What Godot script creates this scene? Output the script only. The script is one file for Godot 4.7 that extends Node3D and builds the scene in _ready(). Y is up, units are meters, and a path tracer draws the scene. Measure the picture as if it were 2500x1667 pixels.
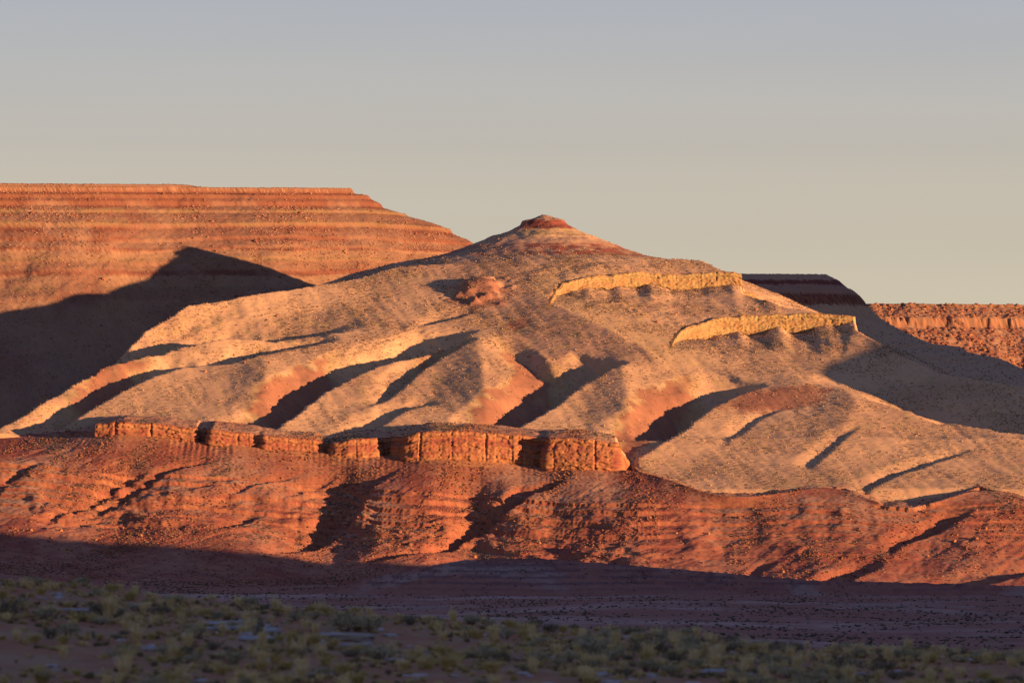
extends Node3D
# Desert buttes and red cliffs in the last sun. x right, y up from eye level, D = -z is the distance from the camera.
const F := 12000.0      # focal length in photo pixels
const CX := 1250.0
const HY := 1280.0      # eye level
const PLAIN := -28.0
const HK := 0.65       # metres of distance per photo pixel up the hill front
const US := 0.947      # scale of the butte and the mesa behind it
const BD := 2965.0     # distance of the butte's top
const SUN_AZ := 30.0    # degrees towards the camera from straight right
const SUN_EL := 2.6
var TX := -cos(deg_to_rad(SUN_AZ))   # direction the light travels, in (x, D)
var TD := sin(deg_to_rad(SUN_AZ))
var nA := FastNoiseLite.new()
var nB := FastNoiseLite.new()
var nC := FastNoiseLite.new()
var nR := FastNoiseLite.new()
var rng := RandomNumberGenerator.new()

func wx(px: float, d: float) -> float: return (px - CX) / F * d
func wy(py: float, d: float) -> float: return (HY - py) / F * d
func hd(py: float) -> float: return 2600.0 + (1060.0 - py) * HK

func tab(xs: PackedFloat32Array, ys: PackedFloat32Array, x: float) -> float:
	var n := xs.size()
	if x <= xs[0]: return ys[0]
	if x >= xs[n - 1]: return ys[n - 1]
	var lo := 0
	var hi := n - 1
	while hi - lo > 1:
		var mid := (lo + hi) >> 1
		if xs[mid] <= x: lo = mid
		else: hi = mid
	return lerpf(ys[lo], ys[hi], (x - xs[lo]) / maxf(xs[hi] - xs[lo], 1e-5))

func sst(a: float, b: float, x: float) -> float: return smoothstep(a, b, x)

func smax(a: float, b: float, k: float) -> float:
	var h := clampf(0.5 + 0.5 * (a - b) / k, 0.0, 1.0)
	return lerpf(b, a, h) + k * h * (1.0 - h)

# ---------------------------------------------------------------- line features (gullies beside a crest, ridges, scarps)
class Line:
	var x := PackedFloat32Array()
	var d := PackedFloat32Array()
	var g := PackedFloat32Array()
	var wr := 9.0
	var wl := 26.0
	var red := 0.0
	var ra := 0.0
	var rb := 0.0
	var byd := false
	var x0 := 1e9
	var x1 := -1e9
	var d0 := 1e9
	var d1 := -1e9
	func done(m: float) -> void:
		for i in x.size():
			x0 = minf(x0, x[i] - m); x1 = maxf(x1, x[i] + m)
			d0 = minf(d0, d[i] - m); d1 = maxf(d1, d[i] + m)
	# nearest point: [distance, offset x, offset d, g there]
	func near(px: float, pd: float) -> Vector4:
		var best := 1e18
		var r := Vector4(1e9, 0, 0, 0)
		for i in x.size() - 1:
			var ax := x[i]
			var ad := d[i]
			var ex := x[i + 1] - ax
			var ed := d[i + 1] - ad
			var u := clampf(((px - ax) * ex + (pd - ad) * ed) / maxf(ex * ex + ed * ed, 1e-6), 0.0, 1.0)
			var ox := px - ax - ex * u
			var od := pd - ad - ed * u
			var q := ox * ox + od * od
			if q < best:
				best = q
				r = Vector4(q, ox, od, lerpf(g[i], g[i + 1], u))
		r.x = sqrt(best)
		return r

# points are photo pixels on a sheet whose distance follows from the pixel's height
func hill_line(pts: Array, wr := 9.0, wl := 26.0, red := 0.0) -> Line:
	var l := Line.new()
	for p in pts:
		var d := hd(p[1])
		l.x.append(wx(p[0], d)); l.d.append(d); l.g.append(p[2])
	l.wr = wr; l.wl = wl; l.red = red
	l.done(maxf(wr + wl, 45.0) + 4.0)
	return l

func back(px: float) -> float: return 62.0 - 44.0 * sst(800.0, 2300.0, px)

func red_sheet(py: float) -> float: return 2462.0 - (py - 1180.0) * (0.62 if py > 1180.0 else 0.3)

func red_line(pts: Array, wr := 6.0, wl := 16.0) -> Line:
	var l := Line.new()
	for p in pts:
		var d := red_sheet(p[1]) + back(p[0])
		l.x.append(wx(p[0], d)); l.d.append(d); l.g.append(p[2])
	l.wr = wr; l.wl = wl
	l.done(maxf(wr + wl, 30.0) + 4.0)
	return l

# a field of line features on a coarse grid, read back with bilinear weights: relief, redness
class Field:
	var x0 := 0.0
	var d0 := 0.0
	var st := 2.5
	var nx := 0
	var nd := 0
	var a := PackedFloat32Array()
	var b := PackedFloat32Array()
	func at(x: float, d: float) -> Vector2:
		var u := clampf((x - x0) / st, 0.0, nx - 1.001)
		var v := clampf((d - d0) / st, 0.0, nd - 1.001)
		var i := int(u)
		var j := int(v)
		u -= i
		v -= j
		var k := j * nx + i
		return Vector2(lerpf(lerpf(a[k], a[k + 1], u), lerpf(a[k + nx], a[k + nx + 1], u), v), lerpf(lerpf(b[k], b[k + 1], u), lerpf(b[k + nx], b[k + nx + 1], u), v))

func make_field(x0: float, x1: float, d0: float, d1: float, st: float, gullies: Array, ridges: Array) -> Field:
	var f := Field.new()
	f.x0 = x0; f.d0 = d0; f.st = st
	f.nx = int((x1 - x0) / st) + 2
	f.nd = int((d1 - d0) / st) + 2
	f.a.resize(f.nx * f.nd); f.b.resize(f.nx * f.nd)
	for j in f.nd:
		var d := d0 + j * st
		for i in f.nx:
			var x := x0 + i * st
			var neg := 0.0
			var pos := 0.0
			var red := 0.0
			var wob := nB.get_noise_2d(x * 1.2, d * 1.2) * 5.0
			for l: Line in gullies:
				if x < l.x0 or x > l.x1 or d < l.d0 or d > l.d1: continue
				var r := l.near(x, d)
				var s := r.x * (signf(r.z) if l.byd else signf(r.y * TX + r.z * TD)) + wob * sst(2.0, 14.0, r.x)
				var g := r.w
				if s < 0.0:
					pos = maxf(pos, g * 0.10 * exp(s / 14.0))
				elif s < l.wr:
					neg = minf(neg, -g * sst(-0.15 * l.wr, l.wr, s) * 1.0)
				elif s < l.wr + l.wl:
					var u := (s - l.wr) / l.wl
					neg = minf(neg, -g * pow(1.0 - u, 1.45))
					if l.red > 0.0: red = maxf(red, l.red * sst(1.0, 0.8, u + wob * 0.06) * sst(l.ra - 12.0, l.ra + 6.0, x + wob * 2.0) * sst(l.rb + 22.0, l.rb - 4.0, x - wob * 2.0))
			for l: Line in ridges:
				if x < l.x0 or x > l.x1 or d < l.d0 or d > l.d1: continue
				var r := l.near(x, d)
				pos += r.w * pow(maxf(0.0, 1.0 - r.x / l.wr), 1.3)
			f.a[j * f.nx + i] = neg + pos
			f.b[j * f.nx + i] = red
	return f

# ---------------------------------------------------------------- height field meshes
func steps(parts: Array) -> PackedFloat32Array:   # [from, step, from, step, ..., end]
	var o := PackedFloat32Array()
	var i := 0
	while i + 2 < parts.size():
		var v: float = parts[i]
		while v < parts[i + 2]:
			o.append(v)
			v += parts[i + 1]
		i += 2
	o.append(parts[parts.size() - 1])
	return o

var kept := {}

func patch(called: String, xs: PackedFloat32Array, ds: PackedFloat32Array, hf: Callable, cf: Callable, m: Material) -> MeshInstance3D:
	var nx := xs.size()
	var nd := ds.size()
	var v := PackedVector3Array(); v.resize(nx * nd)
	for i in nx:
		for j in nd:
			v[j * nx + i] = Vector3(xs[i], hf.call(xs[i], ds[j]), -ds[j])
	var nn := PackedVector3Array(); nn.resize(nx * nd)
	var cc := PackedColorArray(); cc.resize(nx * nd)
	for j in nd:
		var jm := maxi(j - 1, 0) * nx
		var jp := mini(j + 1, nd - 1) * nx
		for i in nx:
			var k := j * nx + i
			var a := v[j * nx + mini(i + 1, nx - 1)] - v[j * nx + maxi(i - 1, 0)]
			var b := v[jp + i] - v[jm + i]
			var n := a.cross(b).normalized()
			if n.y < 0.0: n = -n
			nn[k] = n
			cc[k] = cf.call(v[k].x, -v[k].z, v[k].y, n)
	var ix := PackedInt32Array(); ix.resize((nx - 1) * (nd - 1) * 6)
	var w := 0
	for j in nd - 1:
		for i in nx - 1:
			var k := j * nx + i
			ix[w] = k; ix[w + 1] = k + nx; ix[w + 2] = k + 1
			ix[w + 3] = k + 1; ix[w + 4] = k + nx; ix[w + 5] = k + nx + 1
			w += 6
	var arr := []
	arr.resize(Mesh.ARRAY_MAX)
	arr[Mesh.ARRAY_VERTEX] = v
	arr[Mesh.ARRAY_NORMAL] = nn
	arr[Mesh.ARRAY_COLOR] = cc
	arr[Mesh.ARRAY_INDEX] = ix
	var me := ArrayMesh.new()
	me.add_surface_from_arrays(Mesh.PRIMITIVE_TRIANGLES, arr)
	me.surface_set_material(0, m)
	var o := MeshInstance3D.new()
	o.name = called
	o.mesh = me
	o.set_meta("kind", "structure")
	add_child(o, true)
	kept[called] = [v, nn, nx, nd]
	print(called, " ", nx * nd, " ", Time.get_ticks_msec())
	return o

func rock_material(rough := 0.95) -> StandardMaterial3D:
	var m := StandardMaterial3D.new()
	m.vertex_color_use_as_albedo = true
	m.roughness = rough
	m.metallic_specular = 0.2
	return m

# base colours (linear)
const TAN := Color(0.55, 0.31, 0.145)
const BROWN := Color(0.42, 0.225, 0.118)
const YEL := Color(0.40, 0.255, 0.10)
const RED := Color(0.24, 0.069, 0.040)
const DRED := Color(0.185, 0.056, 0.037)
const ORANGE := Color(0.325, 0.138, 0.055)

# ---------------------------------------------------------------- hills below the butte
var hillf: Field
var sky_x := PackedFloat32Array()
var sky_d := PackedFloat32Array()
var cliffs: Array = []
var bowl_d := PackedFloat32Array([2680, 2715, 2743, 2770, 2793, 2808, 2826, 2840])
var bowl_x := PackedFloat32Array([84, 75.5, 57, 37.4, 24.4, 15.7, 9.4, 14])
var cone_r := PackedFloat32Array([0, 4, 9, 13.5, 14.6, 18, 24, 34, 36.5, 40, 50, 53, 64, 73, 96, 120, 160, 260, 500])
var cone_h := PackedFloat32Array([197.8, 197.0, 195.0, 193.4, 191.0, 189.4, 186.6, 183.0, 181.6, 180.6, 176.6, 175.2, 171.4, 169.0, 164.4, 158.0, 142.0, 96.0, -60.0])

func cliff(pts: Array, hs: float) -> Line:
	var l := hill_line(pts)
	l.wr = hs
	l.x0 = 1e9; l.x1 = -1e9; l.d0 = 1e9; l.d1 = -1e9
	l.done(80.0)
	return l

func hills_setup() -> void:
	var gul := [
		hill_line([[900, 800, 0], [765, 816, 5], [651, 828, 9], [555, 831, 12], [478, 845, 14], [383, 866, 14], [306, 883, 13], [249, 898, 10]], 14, 45, 0.0),
		hill_line([[840, 826, 0], [815, 833, 2], [708, 852, 4], [612, 879, 5], [555, 891, 3], [494, 893, 3], [440, 900, 6], [383, 918, 8], [325, 944, 9], [275, 971, 9], [207, 1011, 8], [150, 1045, 6]], 9, 22, 0.9),
		hill_line([[1175, 808, 0], [1125, 842, 9], [1068, 849, 11], [1030, 867, 12], [972, 882, 12], [915, 899, 12], [838, 937, 12], [785, 963, 12], [746, 994, 11], [723, 1017, 10], [680, 1045, 8]], 9, 26, 1.0),
		hill_line([[1175, 845, 0], [1152, 849, 2], [1090, 870, 4], [1030, 905, 4], [980, 950, 4], [950, 975, 2], [900, 1000, 0]], 5, 12, 0.5),
		hill_line([[1075, 985, 0], [1064, 989, 2], [1000, 1000, 3], [960, 1020, 4], [907, 1054, 4], [880, 1070, 3]], 5, 14),
		hill_line([[1540, 905, 0], [1520, 914, 8], [1489, 920, 11], [1431, 943, 13], [1397, 962, 13], [1355, 997, 13], [1313, 1020, 12], [1271, 1043, 11], [1240, 1064, 10], [1200, 1090, 8]], 9, 28, 1.0),
		hill_line([[1880, 945, 0], [1868, 950, 2], [1814, 963, 8], [1761, 986, 12], [1742, 997, 13], [1696, 1028, 13], [1673, 1051, 13], [1638, 1074, 13], [1600, 1097, 12], [1555, 1126, 11], [1520, 1145, 8]], 9, 30, 1.0),
		hill_line([[1960, 955, 0], [2025, 961, 5], [2090, 970, 10], [2155, 993, 14], [2201, 1007, 15], [2270, 1022, 16], [2346, 1037, 16], [2404, 1047, 16], [2442, 1058, 16], [2520, 1060, 16], [2640, 1080, 16]], 25, 70),
		hill_line([[1937, 995, 0], [1860, 1020, 1.5], [1795, 1070, 1.5], [1770, 1100, 0]], 3, 8),
		hill_line([[2110, 1045, 0], [2060, 1080, 2], [2000, 1130, 2], [1980, 1150, 0]], 3, 9),
		hill_line([[2400, 1095, 0], [2300, 1125, 2], [2174, 1170, 2.5], [2120, 1200, 1]], 3, 9),
		hill_line([[2310, 930, 0], [2250, 955, 4], [2190, 985, 4], [2150, 1000, 0]], 6, 14),
		hill_line([[2480, 940, 0], [2400, 985, 5], [2330, 1025, 4], [2300, 1040, 0]], 6, 14),
		hill_line([[1165, 765, 0], [1120, 778, 2], [1050, 790, 2], [1020, 795, 0]], 4, 12),
		hill_line([[1252, 825, 0], [1300, 860, 4], [1374, 912, 5], [1330, 960, 4]], 8, 14, 1.0),
	]
	var rid := []
	for a in [
		[[[1290, 690, 2], [1317, 740, 4], [1355, 763, 5], [1412, 798, 6], [1500, 840, 6], [1584, 882, 5], [1640, 920, 2]], 45.0],
		[[[1171, 840, 3], [1176, 900, 4], [1185, 980, 4], [1180, 1055, 2]], 26.0],
		[[[1520, 912, 3], [1530, 970, 4], [1540, 1040, 4], [1545, 1110, 2]], 26.0],
		[[[640, 888, 2], [650, 940, 4], [660, 1000, 4], [650, 1040, 2]], 24.0],
		[[[776, 702, 2], [595, 734, 3], [457, 755, 3], [351, 797, 2]], 30.0],
		[[[1960, 950, 3], [2059, 962, 4], [2090, 990, 4], [2060, 1060, 3], [2000, 1120, 1]], 50.0],
	]:
		var l := hill_line(a[0])
		l.wr = a[1]
		l.done(a[1] + 2.0)
		rid.append(l)
	for w in [[1, 200, 285], [2, 635, 760], [3, 1020, 1110], [5, 1165, 1290], [6, 1515, 1640], [14, 1250, 1390]]:
		gul[w[0]].ra = wx(w[1], 2680.0)
		gul[w[0]].rb = wx(w[2], 2680.0)
	gul[7].byd = true
	for i in gul.size():
		for j in gul[i].g.size(): gul[i].g[j] *= 1.35 if i != 7 else 0.6
		gul[i].wl *= 1.15
	hillf = make_field(-430, 470, 2440, 2960, 2.2, gul, rid)
	for p in [[-300, 1190], [-100, 1100], [69, 1005], [107, 979], [153, 952], [191, 922], [249, 898], [271, 842], [351, 797], [457, 755], [595, 734], [776, 702], [965, 650], [1030, 645], [1330, 640], [1611, 627], [1715, 632], [1768, 658], [1814, 666], [1816, 697], [1906, 741], [2006, 764], [2090, 769], [2096, 800], [2180, 850], [2300, 900], [2600, 950]]:
		var d := hd(p[1])
		sky_x.append(wx(p[0], d)); sky_d.append(d)
	cliffs = [
		cliff([[1340, 775, 0], [1348, 750, 1.5], [1355, 729, 3], [1374, 713, 5], [1412, 704, 6], [1470, 694, 6.5], [1527, 685, 7], [1584, 677, 7.5], [1642, 673, 7.5], [1700, 669, 7.5], [1760, 667, 7.5], [1814, 665, 7.5], [1840, 664, 7]], 1.6),
		cliff([[1640, 860, 0], [1648, 835, 1.5], [1660, 815, 4], [1677, 802, 6], [1715, 792, 8], [1742, 781, 9], [1765, 777, 9.5], [1830, 771, 10], [1964, 767, 9.5], [2020, 767, 8], [2086, 769, 4], [2120, 772, 2]], 1.8),
	]

func outcrop(x: float) -> float:   # scree buries the ledge here and there
	return clampf(0.92 + 0.7 * nB.get_noise_2d(x * 0.8, 77.0), 0.62, 1.0)

func cliff_step(l: Line, x: float, d: float) -> Vector2:   # height added, where on the cliff face (0 below .. 1 above, -1 away)
	if x < l.x0 or x > l.x1 or d < l.d0 or d > l.d1: return Vector2(0, -1)
	var r := l.near(x, d)
	var sd := r.x * (1.0 if r.z > 0.0 else -1.0)
	var up := sst(-0.8, 0.8, sd)
	return Vector2(r.w * outcrop(x) * (up - 1.0) * pow(maxf(0.0, 1.0 - absf(sd) / 78.0), 1.4), up if absf(sd) < l.wr * 1.2 else -1.0)

func hash1(i: int) -> float:
	var v := sin(float(i) * 127.1 + 11.7) * 43758.5453
	return v - floorf(v)

# joint-bounded rock: faces nearly in line, some joints opened into dark cracks, a few blocks fallen out
func blocks(x: float, w: float) -> float:
	var o := 0.0
	for k in 2:
		var ww := w if k == 0 else w * 0.31
		var i := int(floorf(x / ww))
		var best := 1e9
		var cell := i
		for j in 3:
			var e := absf(x - (i + j - 1 + 0.0 + 1.0 * hash1((i + j - 1) * 13 + k * 57)) * ww)
			if e < best:
				best = e
				cell = i + j - 1
		var v := 0.35 * (hash1(cell * 5 + k * 77) * 2.0 - 1.0)
		if k == 0 and hash1(cell * 3 + 19) > 0.86: v += 0.7
		var open := hash1(cell * 7 + 3 + k)
		if open > (0.6 if k == 0 else 0.8): v += (0.6 + 2.4 * open * open) * (1.0 - sst(0.10, 0.28 + 0.35 * open, best))
		o += v * (0.8 if k == 0 else 0.28)
	return o

var rim_x := 1e9
var rim_at := 0.0
func hills_h(x: float, d: float) -> float:
	var ds := tab(sky_x, sky_d, x)
	var dd := minf(d, ds)
	var h := (220.0 + (dd - 2600.0) / HK) / F * dd
	h += 1.4 * nA.get_noise_2d(x * 0.35, d * 0.35)
	if d > ds:
		var o := d - ds
		h -= 0.42 * o - 4.0 * (1.0 - exp(-o / 10.0)) * 0.42
	var f := hillf.at(x, d)
	h += f.x
	# knob of red rock on the crest
	var kx := x - wx(1170, hd(715))
	var kd := d - hd(715)
	h += 7.0 * exp(-pow((kx * kx + kd * kd * 0.8) / 150.0 * (1.0 + 0.9 * nB.get_noise_2d(x * 2.5, d * 2.5)), 1.4))
	# cone of the butte
	var bx := x - wx(1330, BD)
	var bd := d - BD
	var ang := atan2(bd, bx)
	var rr := sqrt(bx * bx + bd * bd) * (1.0 + 0.05 * sin(ang * 3.0 + 1.0)) + nB.get_noise_2d(x * 1.2, d * 1.2) * 2.2 * sst(4.0, 20.0, absf(bx) + absf(bd))
	if bd > 0.0: rr *= 1.0 + 0.7 * sst(0.0, 40.0, bd)
	h = smax(h, tab(cone_r, cone_h, rr / US) * US, 3.0)
	for l: Line in cliffs:
		h += cliff_step(l, x, d).x
	# floors of the gullies fill level with the bench
	if d < 2700.0:
		h = smax(h, 44.0 - 0.45 * maxf(2590.0 - d, 0.0) - 60.0 * sst(2625.0, 2700.0, d), 5.0)
	# rills and rubble
	h += 0.28 * nB.get_noise_2d(x * 1.3 + d * 0.5, d * 0.9 - x * 0.2) + 0.26 * nC.get_noise_2d(x * 2.4, d * 2.4)
	h -= 0.4 * pow(1.0 - absf(nB.get_noise_2d(x * 1.1 + 0.35 * d, d * 0.22)), 5.0) + 0.45 * pow(1.0 - absf(nA.get_noise_2d(x * 1.3 + 0.9 * d, d * 0.5 - x * 0.3)), 9.0) * sst(-0.1, 0.3, nA.get_noise_2d(x * 0.5 + 50.0, d * 0.5)) * sst(2600.0, 2640.0, d)
	if d < 2600.0 and x < 72.0:
		if x != rim_x:
			rim_x = x
			rim_at = tab(r1x, r1d, x) + 9.0
		h -= maxf(rim_at - d, 0.0) * 1.0 * sst(70.0, 60.0, x)
	if d < 2512.0: h -= (2512.0 - d) * 0.5
	return h

func hills_c(x: float, d: float, h: float, n: Vector3) -> Color:
	var a := nA.get_noise_2d(x * 1.1 + 300.0, d * 1.1)
	var b := nB.get_noise_2d(x * 2.0, d * 2.0 + 500.0)
	var c := nC.get_noise_2d(x * 5.0, d * 5.0)
	var col := TAN.lerp(BROWN, clampf(0.3 + a * 0.9, 0.0, 1.0))
	# paler yellow ground in the bowl
	var f := hillf.at(x, d)
	var edge := tab(bowl_d, bowl_x, d) + 5.0 * b
	if d > 2690.0 and d < 2860.0:
		var z := sst(2690.0, 2715.0, d) * sst(2860.0, 2835.0, d)
		col = col.lerp(BROWN, 0.8 * z * sst(edge + 2.0, edge - 3.0, x) * sst(-15.0, 5.0, x + 8.0 * a))
		col = col.lerp(YEL.lerp(TAN, 0.4), 0.6 * z * sst(edge - 1.0, edge + 2.0, x) * sst(edge + 60.0, edge + 8.0, x))
	col = col.lerp(YEL, 0.55 * sst(0.05, 0.5, b + a * 0.5))
	var bx := x - wx(1330, BD)
	var bd := d - BD
	var rr := sqrt(bx * bx + bd * bd)
	if rr < 130.0:
		var band := h / US + 1.5 * b
		if band > 193.5: col = BROWN
		elif band > 187.5: col = DRED.lerp(RED, 0.5 + b)
		elif band > 182.5: col = YEL.lerp(TAN, 0.3 + b)
		elif band > 177.0: col = TAN.lerp(BROWN, 0.4 + b)
		elif band > 168.0: col = col.lerp(RED, clampf(0.7 + b * 1.5, 0.0, 1.0) * sst(130.0, 90.0, rr))
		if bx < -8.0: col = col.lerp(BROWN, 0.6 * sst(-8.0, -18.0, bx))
	var crown := sst(1.5, 0.5, pow((x - 140.4) / 30.0, 2.0) + pow((d - 2653.0 - (x - 140.4) * 0.25) / 15.0, 2.0) + b * 0.9 + a * 0.8)
	col = col.lerp(YEL, 0.8 * sst(0.05, 0.35, f.y) )
	col = col.lerp(RED.lerp(BROWN, 0.15 + 0.3 * absf(a)), clampf(maxf(sst(0.15, 0.85, f.y + b * 0.45), crown), 0.0, 1.0) * 0.85)
	var kx := x - wx(1170, hd(715))
	var kd := d - hd(715)
	var kk := exp(-(kx * kx + (kd + 8.0) * (kd + 8.0) * 0.6) / 330.0)
	col = col.lerp(RED.lerp(BROWN, 0.25), 0.85 * sst(0.1, 0.75, kk + b * 0.45))
	for l: Line in cliffs:
		var s := cliff_step(l, x, d)
		if s.y >= 0.0: col = (YEL * 0.85).lerp(ORANGE, clampf(0.15 + 0.5 * sst(0.55, 0.75, s.y) + 0.9 * nC.get_noise_2d(x * 3.0, h * 1.2) + 0.5 * nC.get_noise_2d(h * 8.0, x * 0.3), 0.0, 1.0))
	var k := 1.0 + 0.16 * c + 0.10 * b
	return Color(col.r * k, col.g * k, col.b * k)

# ---------------------------------------------------------------- cliff faces: beds, joints and cracks in relief
func cliff_wall(called: String, xs: PackedFloat32Array, ds: PackedFloat32Array, cs: PackedFloat32Array, top_of: Callable, out0: float, tier: float, gap: float, ca: Color, cb: Color, m: Material) -> void:
	# even spacing along the rim, corners rounded a little
	var px := PackedFloat32Array()
	var pd := PackedFloat32Array()
	var pc := PackedFloat32Array()
	for i in xs.size() - 1:
		var l := Vector2(xs[i + 1] - xs[i], ds[i + 1] - ds[i]).length()
		var n := maxi(1, int(l / 0.5))
		for j in n:
			var u := float(j) / n
			px.append(lerpf(xs[i], xs[i + 1], u)); pd.append(lerpf(ds[i], ds[i + 1], u)); pc.append(lerpf(cs[i], cs[i + 1], u))
	for pass_no in 6:
		var qx := px.duplicate()
		var qd := pd.duplicate()
		for i in range(1, px.size() - 1):
			qx[i] = (px[i - 1] + px[i] * 2.0 + px[i + 1]) / 4.0
			qd[i] = (pd[i - 1] + pd[i] * 2.0 + pd[i + 1]) / 4.0
		px = qx
		pd = qd
	var n := px.size()
	var rows := 44
	var v := PackedVector3Array(); v.resize(n * rows)
	var cc := PackedColorArray(); cc.resize(n * rows)
	for i in n:
		var a := maxi(i - 3, 0)
		var b := mini(i + 3, n - 1)
		var t := Vector2(px[b] - px[a], pd[b] - pd[a]).normalized()
		var out := Vector2(t.y, -t.x)
		if out.y > 0.0 and absf(out.y) > 0.3: out = -out
		var x := px[i]
		var d := pd[i]
		var s := x + d * 0.7
		var c := pc[i] * (outcrop(x) if gap < 0.5 else 1.0)
		var top: float = top_of.call(x, d, out)
		top += 0.9 * nB.get_noise_2d(s * 1.3, 8.0) + 0.4 * (hash1(int(floorf(s / 3.7)) * 3) - 0.5)
		var crack := blocks(s, 11.0)
		for j in rows:
			var u := clampf((j - 4.0) / (rows - 5.0), 0.0, 1.0)
			var depth := u * (c + 1.6)
			var bedy := depth + 0.5 * nC.get_noise_2d(s * 0.25, 3.0)
			var bed := int(floorf(bedy / 1.0 + 0.35 * sin(bedy * 2.3)))
			var prot := (hash1(bed * 17 + 5) - 0.5) * 1.0
			var jw := 2.6 + 3.5 * hash1(bed * 3 + 1)
			var jc := int(floorf(s / jw + hash1(bed)))
			var jf := s / jw + hash1(bed) - jc
			prot += (hash1(jc * 11 + bed * 29) - 0.5) * 0.5
			if hash1(jc * 7 + bed * 3) > 0.7: prot -= 0.45 * (1.0 - sst(0.0, 0.12, minf(jf, 1.0 - jf)))
			prot += 0.9 * nB.get_noise_3d(x * 1.6, depth * 2.6, d * 1.6) + 0.55 * nC.get_noise_3d(x * 2.2, depth * 3.0, d * 2.2)
			prot -= crack * gap * (0.75 + 0.5 * nC.get_noise_2d(depth * 2.0, s * 0.3))
			prot += 0.16 * depth - (tier * sst(0.40, 0.30, u))
			var e := (out0 + prot) * clampf(c / 4.0, 0.0, 1.0)
			var y := top - depth
			if j < 4:
				e = lerpf(e, -3.5, (4 - j) / 4.0)
				y = top + 0.05 - 0.10 * (4 - j)
			v[j * n + i] = Vector3(x + out.x * e, y, -(d + out.y * e))
			var tone := clampf(0.45 + 1.1 * (hash1(bed * 13 + 7) - 0.5) + 0.7 * nC.get_noise_2d(s * 1.6, depth * 0.5) + 0.5 * nB.get_noise_2d(s * 1.2, depth * 2.0), 0.0, 1.0)
			var k := 1.0 + 0.2 * nC.get_noise_3d(x * 5.0, depth * 5.0, d * 5.0)
			cc[j * n + i] = ca.lerp(cb, tone) * k
	var nn := PackedVector3Array(); nn.resize(n * rows)
	for j in rows:
		for i in n:
			var q := (v[j * n + mini(i + 1, n - 1)] - v[j * n + maxi(i - 1, 0)]).cross(v[mini(j + 1, rows - 1) * n + i] - v[maxi(j - 1, 0) * n + i]).normalized()
			nn[j * n + i] = q if q.z > 0.0 or (absf(q.z) < 0.2 and q.y > 0.0) else -q
	var ix := PackedInt32Array()
	for j in rows - 1:
		for i in n - 1:
			var k := j * n + i
			ix.append_array([k, k + 1, k + n, k + 1, k + n + 1, k + n])
	var arr := []
	arr.resize(Mesh.ARRAY_MAX)
	arr[Mesh.ARRAY_VERTEX] = v
	arr[Mesh.ARRAY_NORMAL] = nn
	arr[Mesh.ARRAY_COLOR] = cc
	arr[Mesh.ARRAY_INDEX] = ix
	var me := ArrayMesh.new()
	me.add_surface_from_arrays(Mesh.PRIMITIVE_TRIANGLES, arr)
	me.surface_set_material(0, m)
	var o := MeshInstance3D.new()
	o.name = called
	o.mesh = me
	o.set_meta("kind", "structure")
	add_child(o, true)
	print(called, " ", n * rows, " ", Time.get_ticks_msec())

func cliff_faces(m: Material) -> void:
	var x := PackedFloat32Array()
	var d := PackedFloat32Array()
	var c := PackedFloat32Array()
	for i in r1x.size():
		if r1c[i] > 0.1:
			x.append(r1x[i]); d.append(r1d[i]); c.append(r1c[i])
	cliff_wall("red_cliff_face", x, d, c, func(ax: float, _ad: float, _o: Vector2) -> float: return tab(r1x, r1h, ax) + 0.25, 1.6, 0.9, 0.65, ORANGE, RED, m)
	for l: Line in cliffs:
		var lg := l.g.duplicate()
		for i in lg.size(): lg[i] = maxf(lg[i], 0.01)
		cliff_wall("tan_cliff_face", l.x, l.d, lg, func(ax: float, ad: float, o: Vector2) -> float: return hills_h(ax - o.x * 2.5, ad - o.y * 2.5) + 0.1, 1.3, 0.3, 0.25, YEL * 0.76, ORANGE.lerp(YEL, 0.3) * 0.82, m)

# ---------------------------------------------------------------- the mesas
var mesa_d := PackedFloat32Array([-400, -60, -2, 0, 1.0, 10, 11, 19, 20.5, 36, 37.2, 52, 68, 70, 82, 92, 93, 110, 111, 130, 131, 150, 151.5, 175, 200, 280, 400, 500, 600, 900])
var mesa_h := PackedFloat32Array([3.0, 1.2, 0, 0, 3.7, 6, 9.5, 12, 16, 18.5, 20.5, 23, 26.5, 30.5, 34, 37.4, 40, 45, 47.2, 54, 55.6, 62, 64, 72, 80, 111, 154, 182, 204, 240])

func mesa_rim_d(x: float) -> float:
	return 3337.0 + 0.70 * (x + 221.0) + 4.0 * sin(x * 0.05)

func mesa_out(x: float, d: float) -> float:   # distance outside the rim
	var cx := wx(866, 3414.7)
	var f := (mesa_rim_d(x) - d) * 1.393
	var e := (x - cx) + (d - 3414.7) * 0.08
	var o: float
	if f > 0.0 and e > 0.0: o = sqrt(f * f + e * e)
	else: o = maxf(f, e)
	return o

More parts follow.
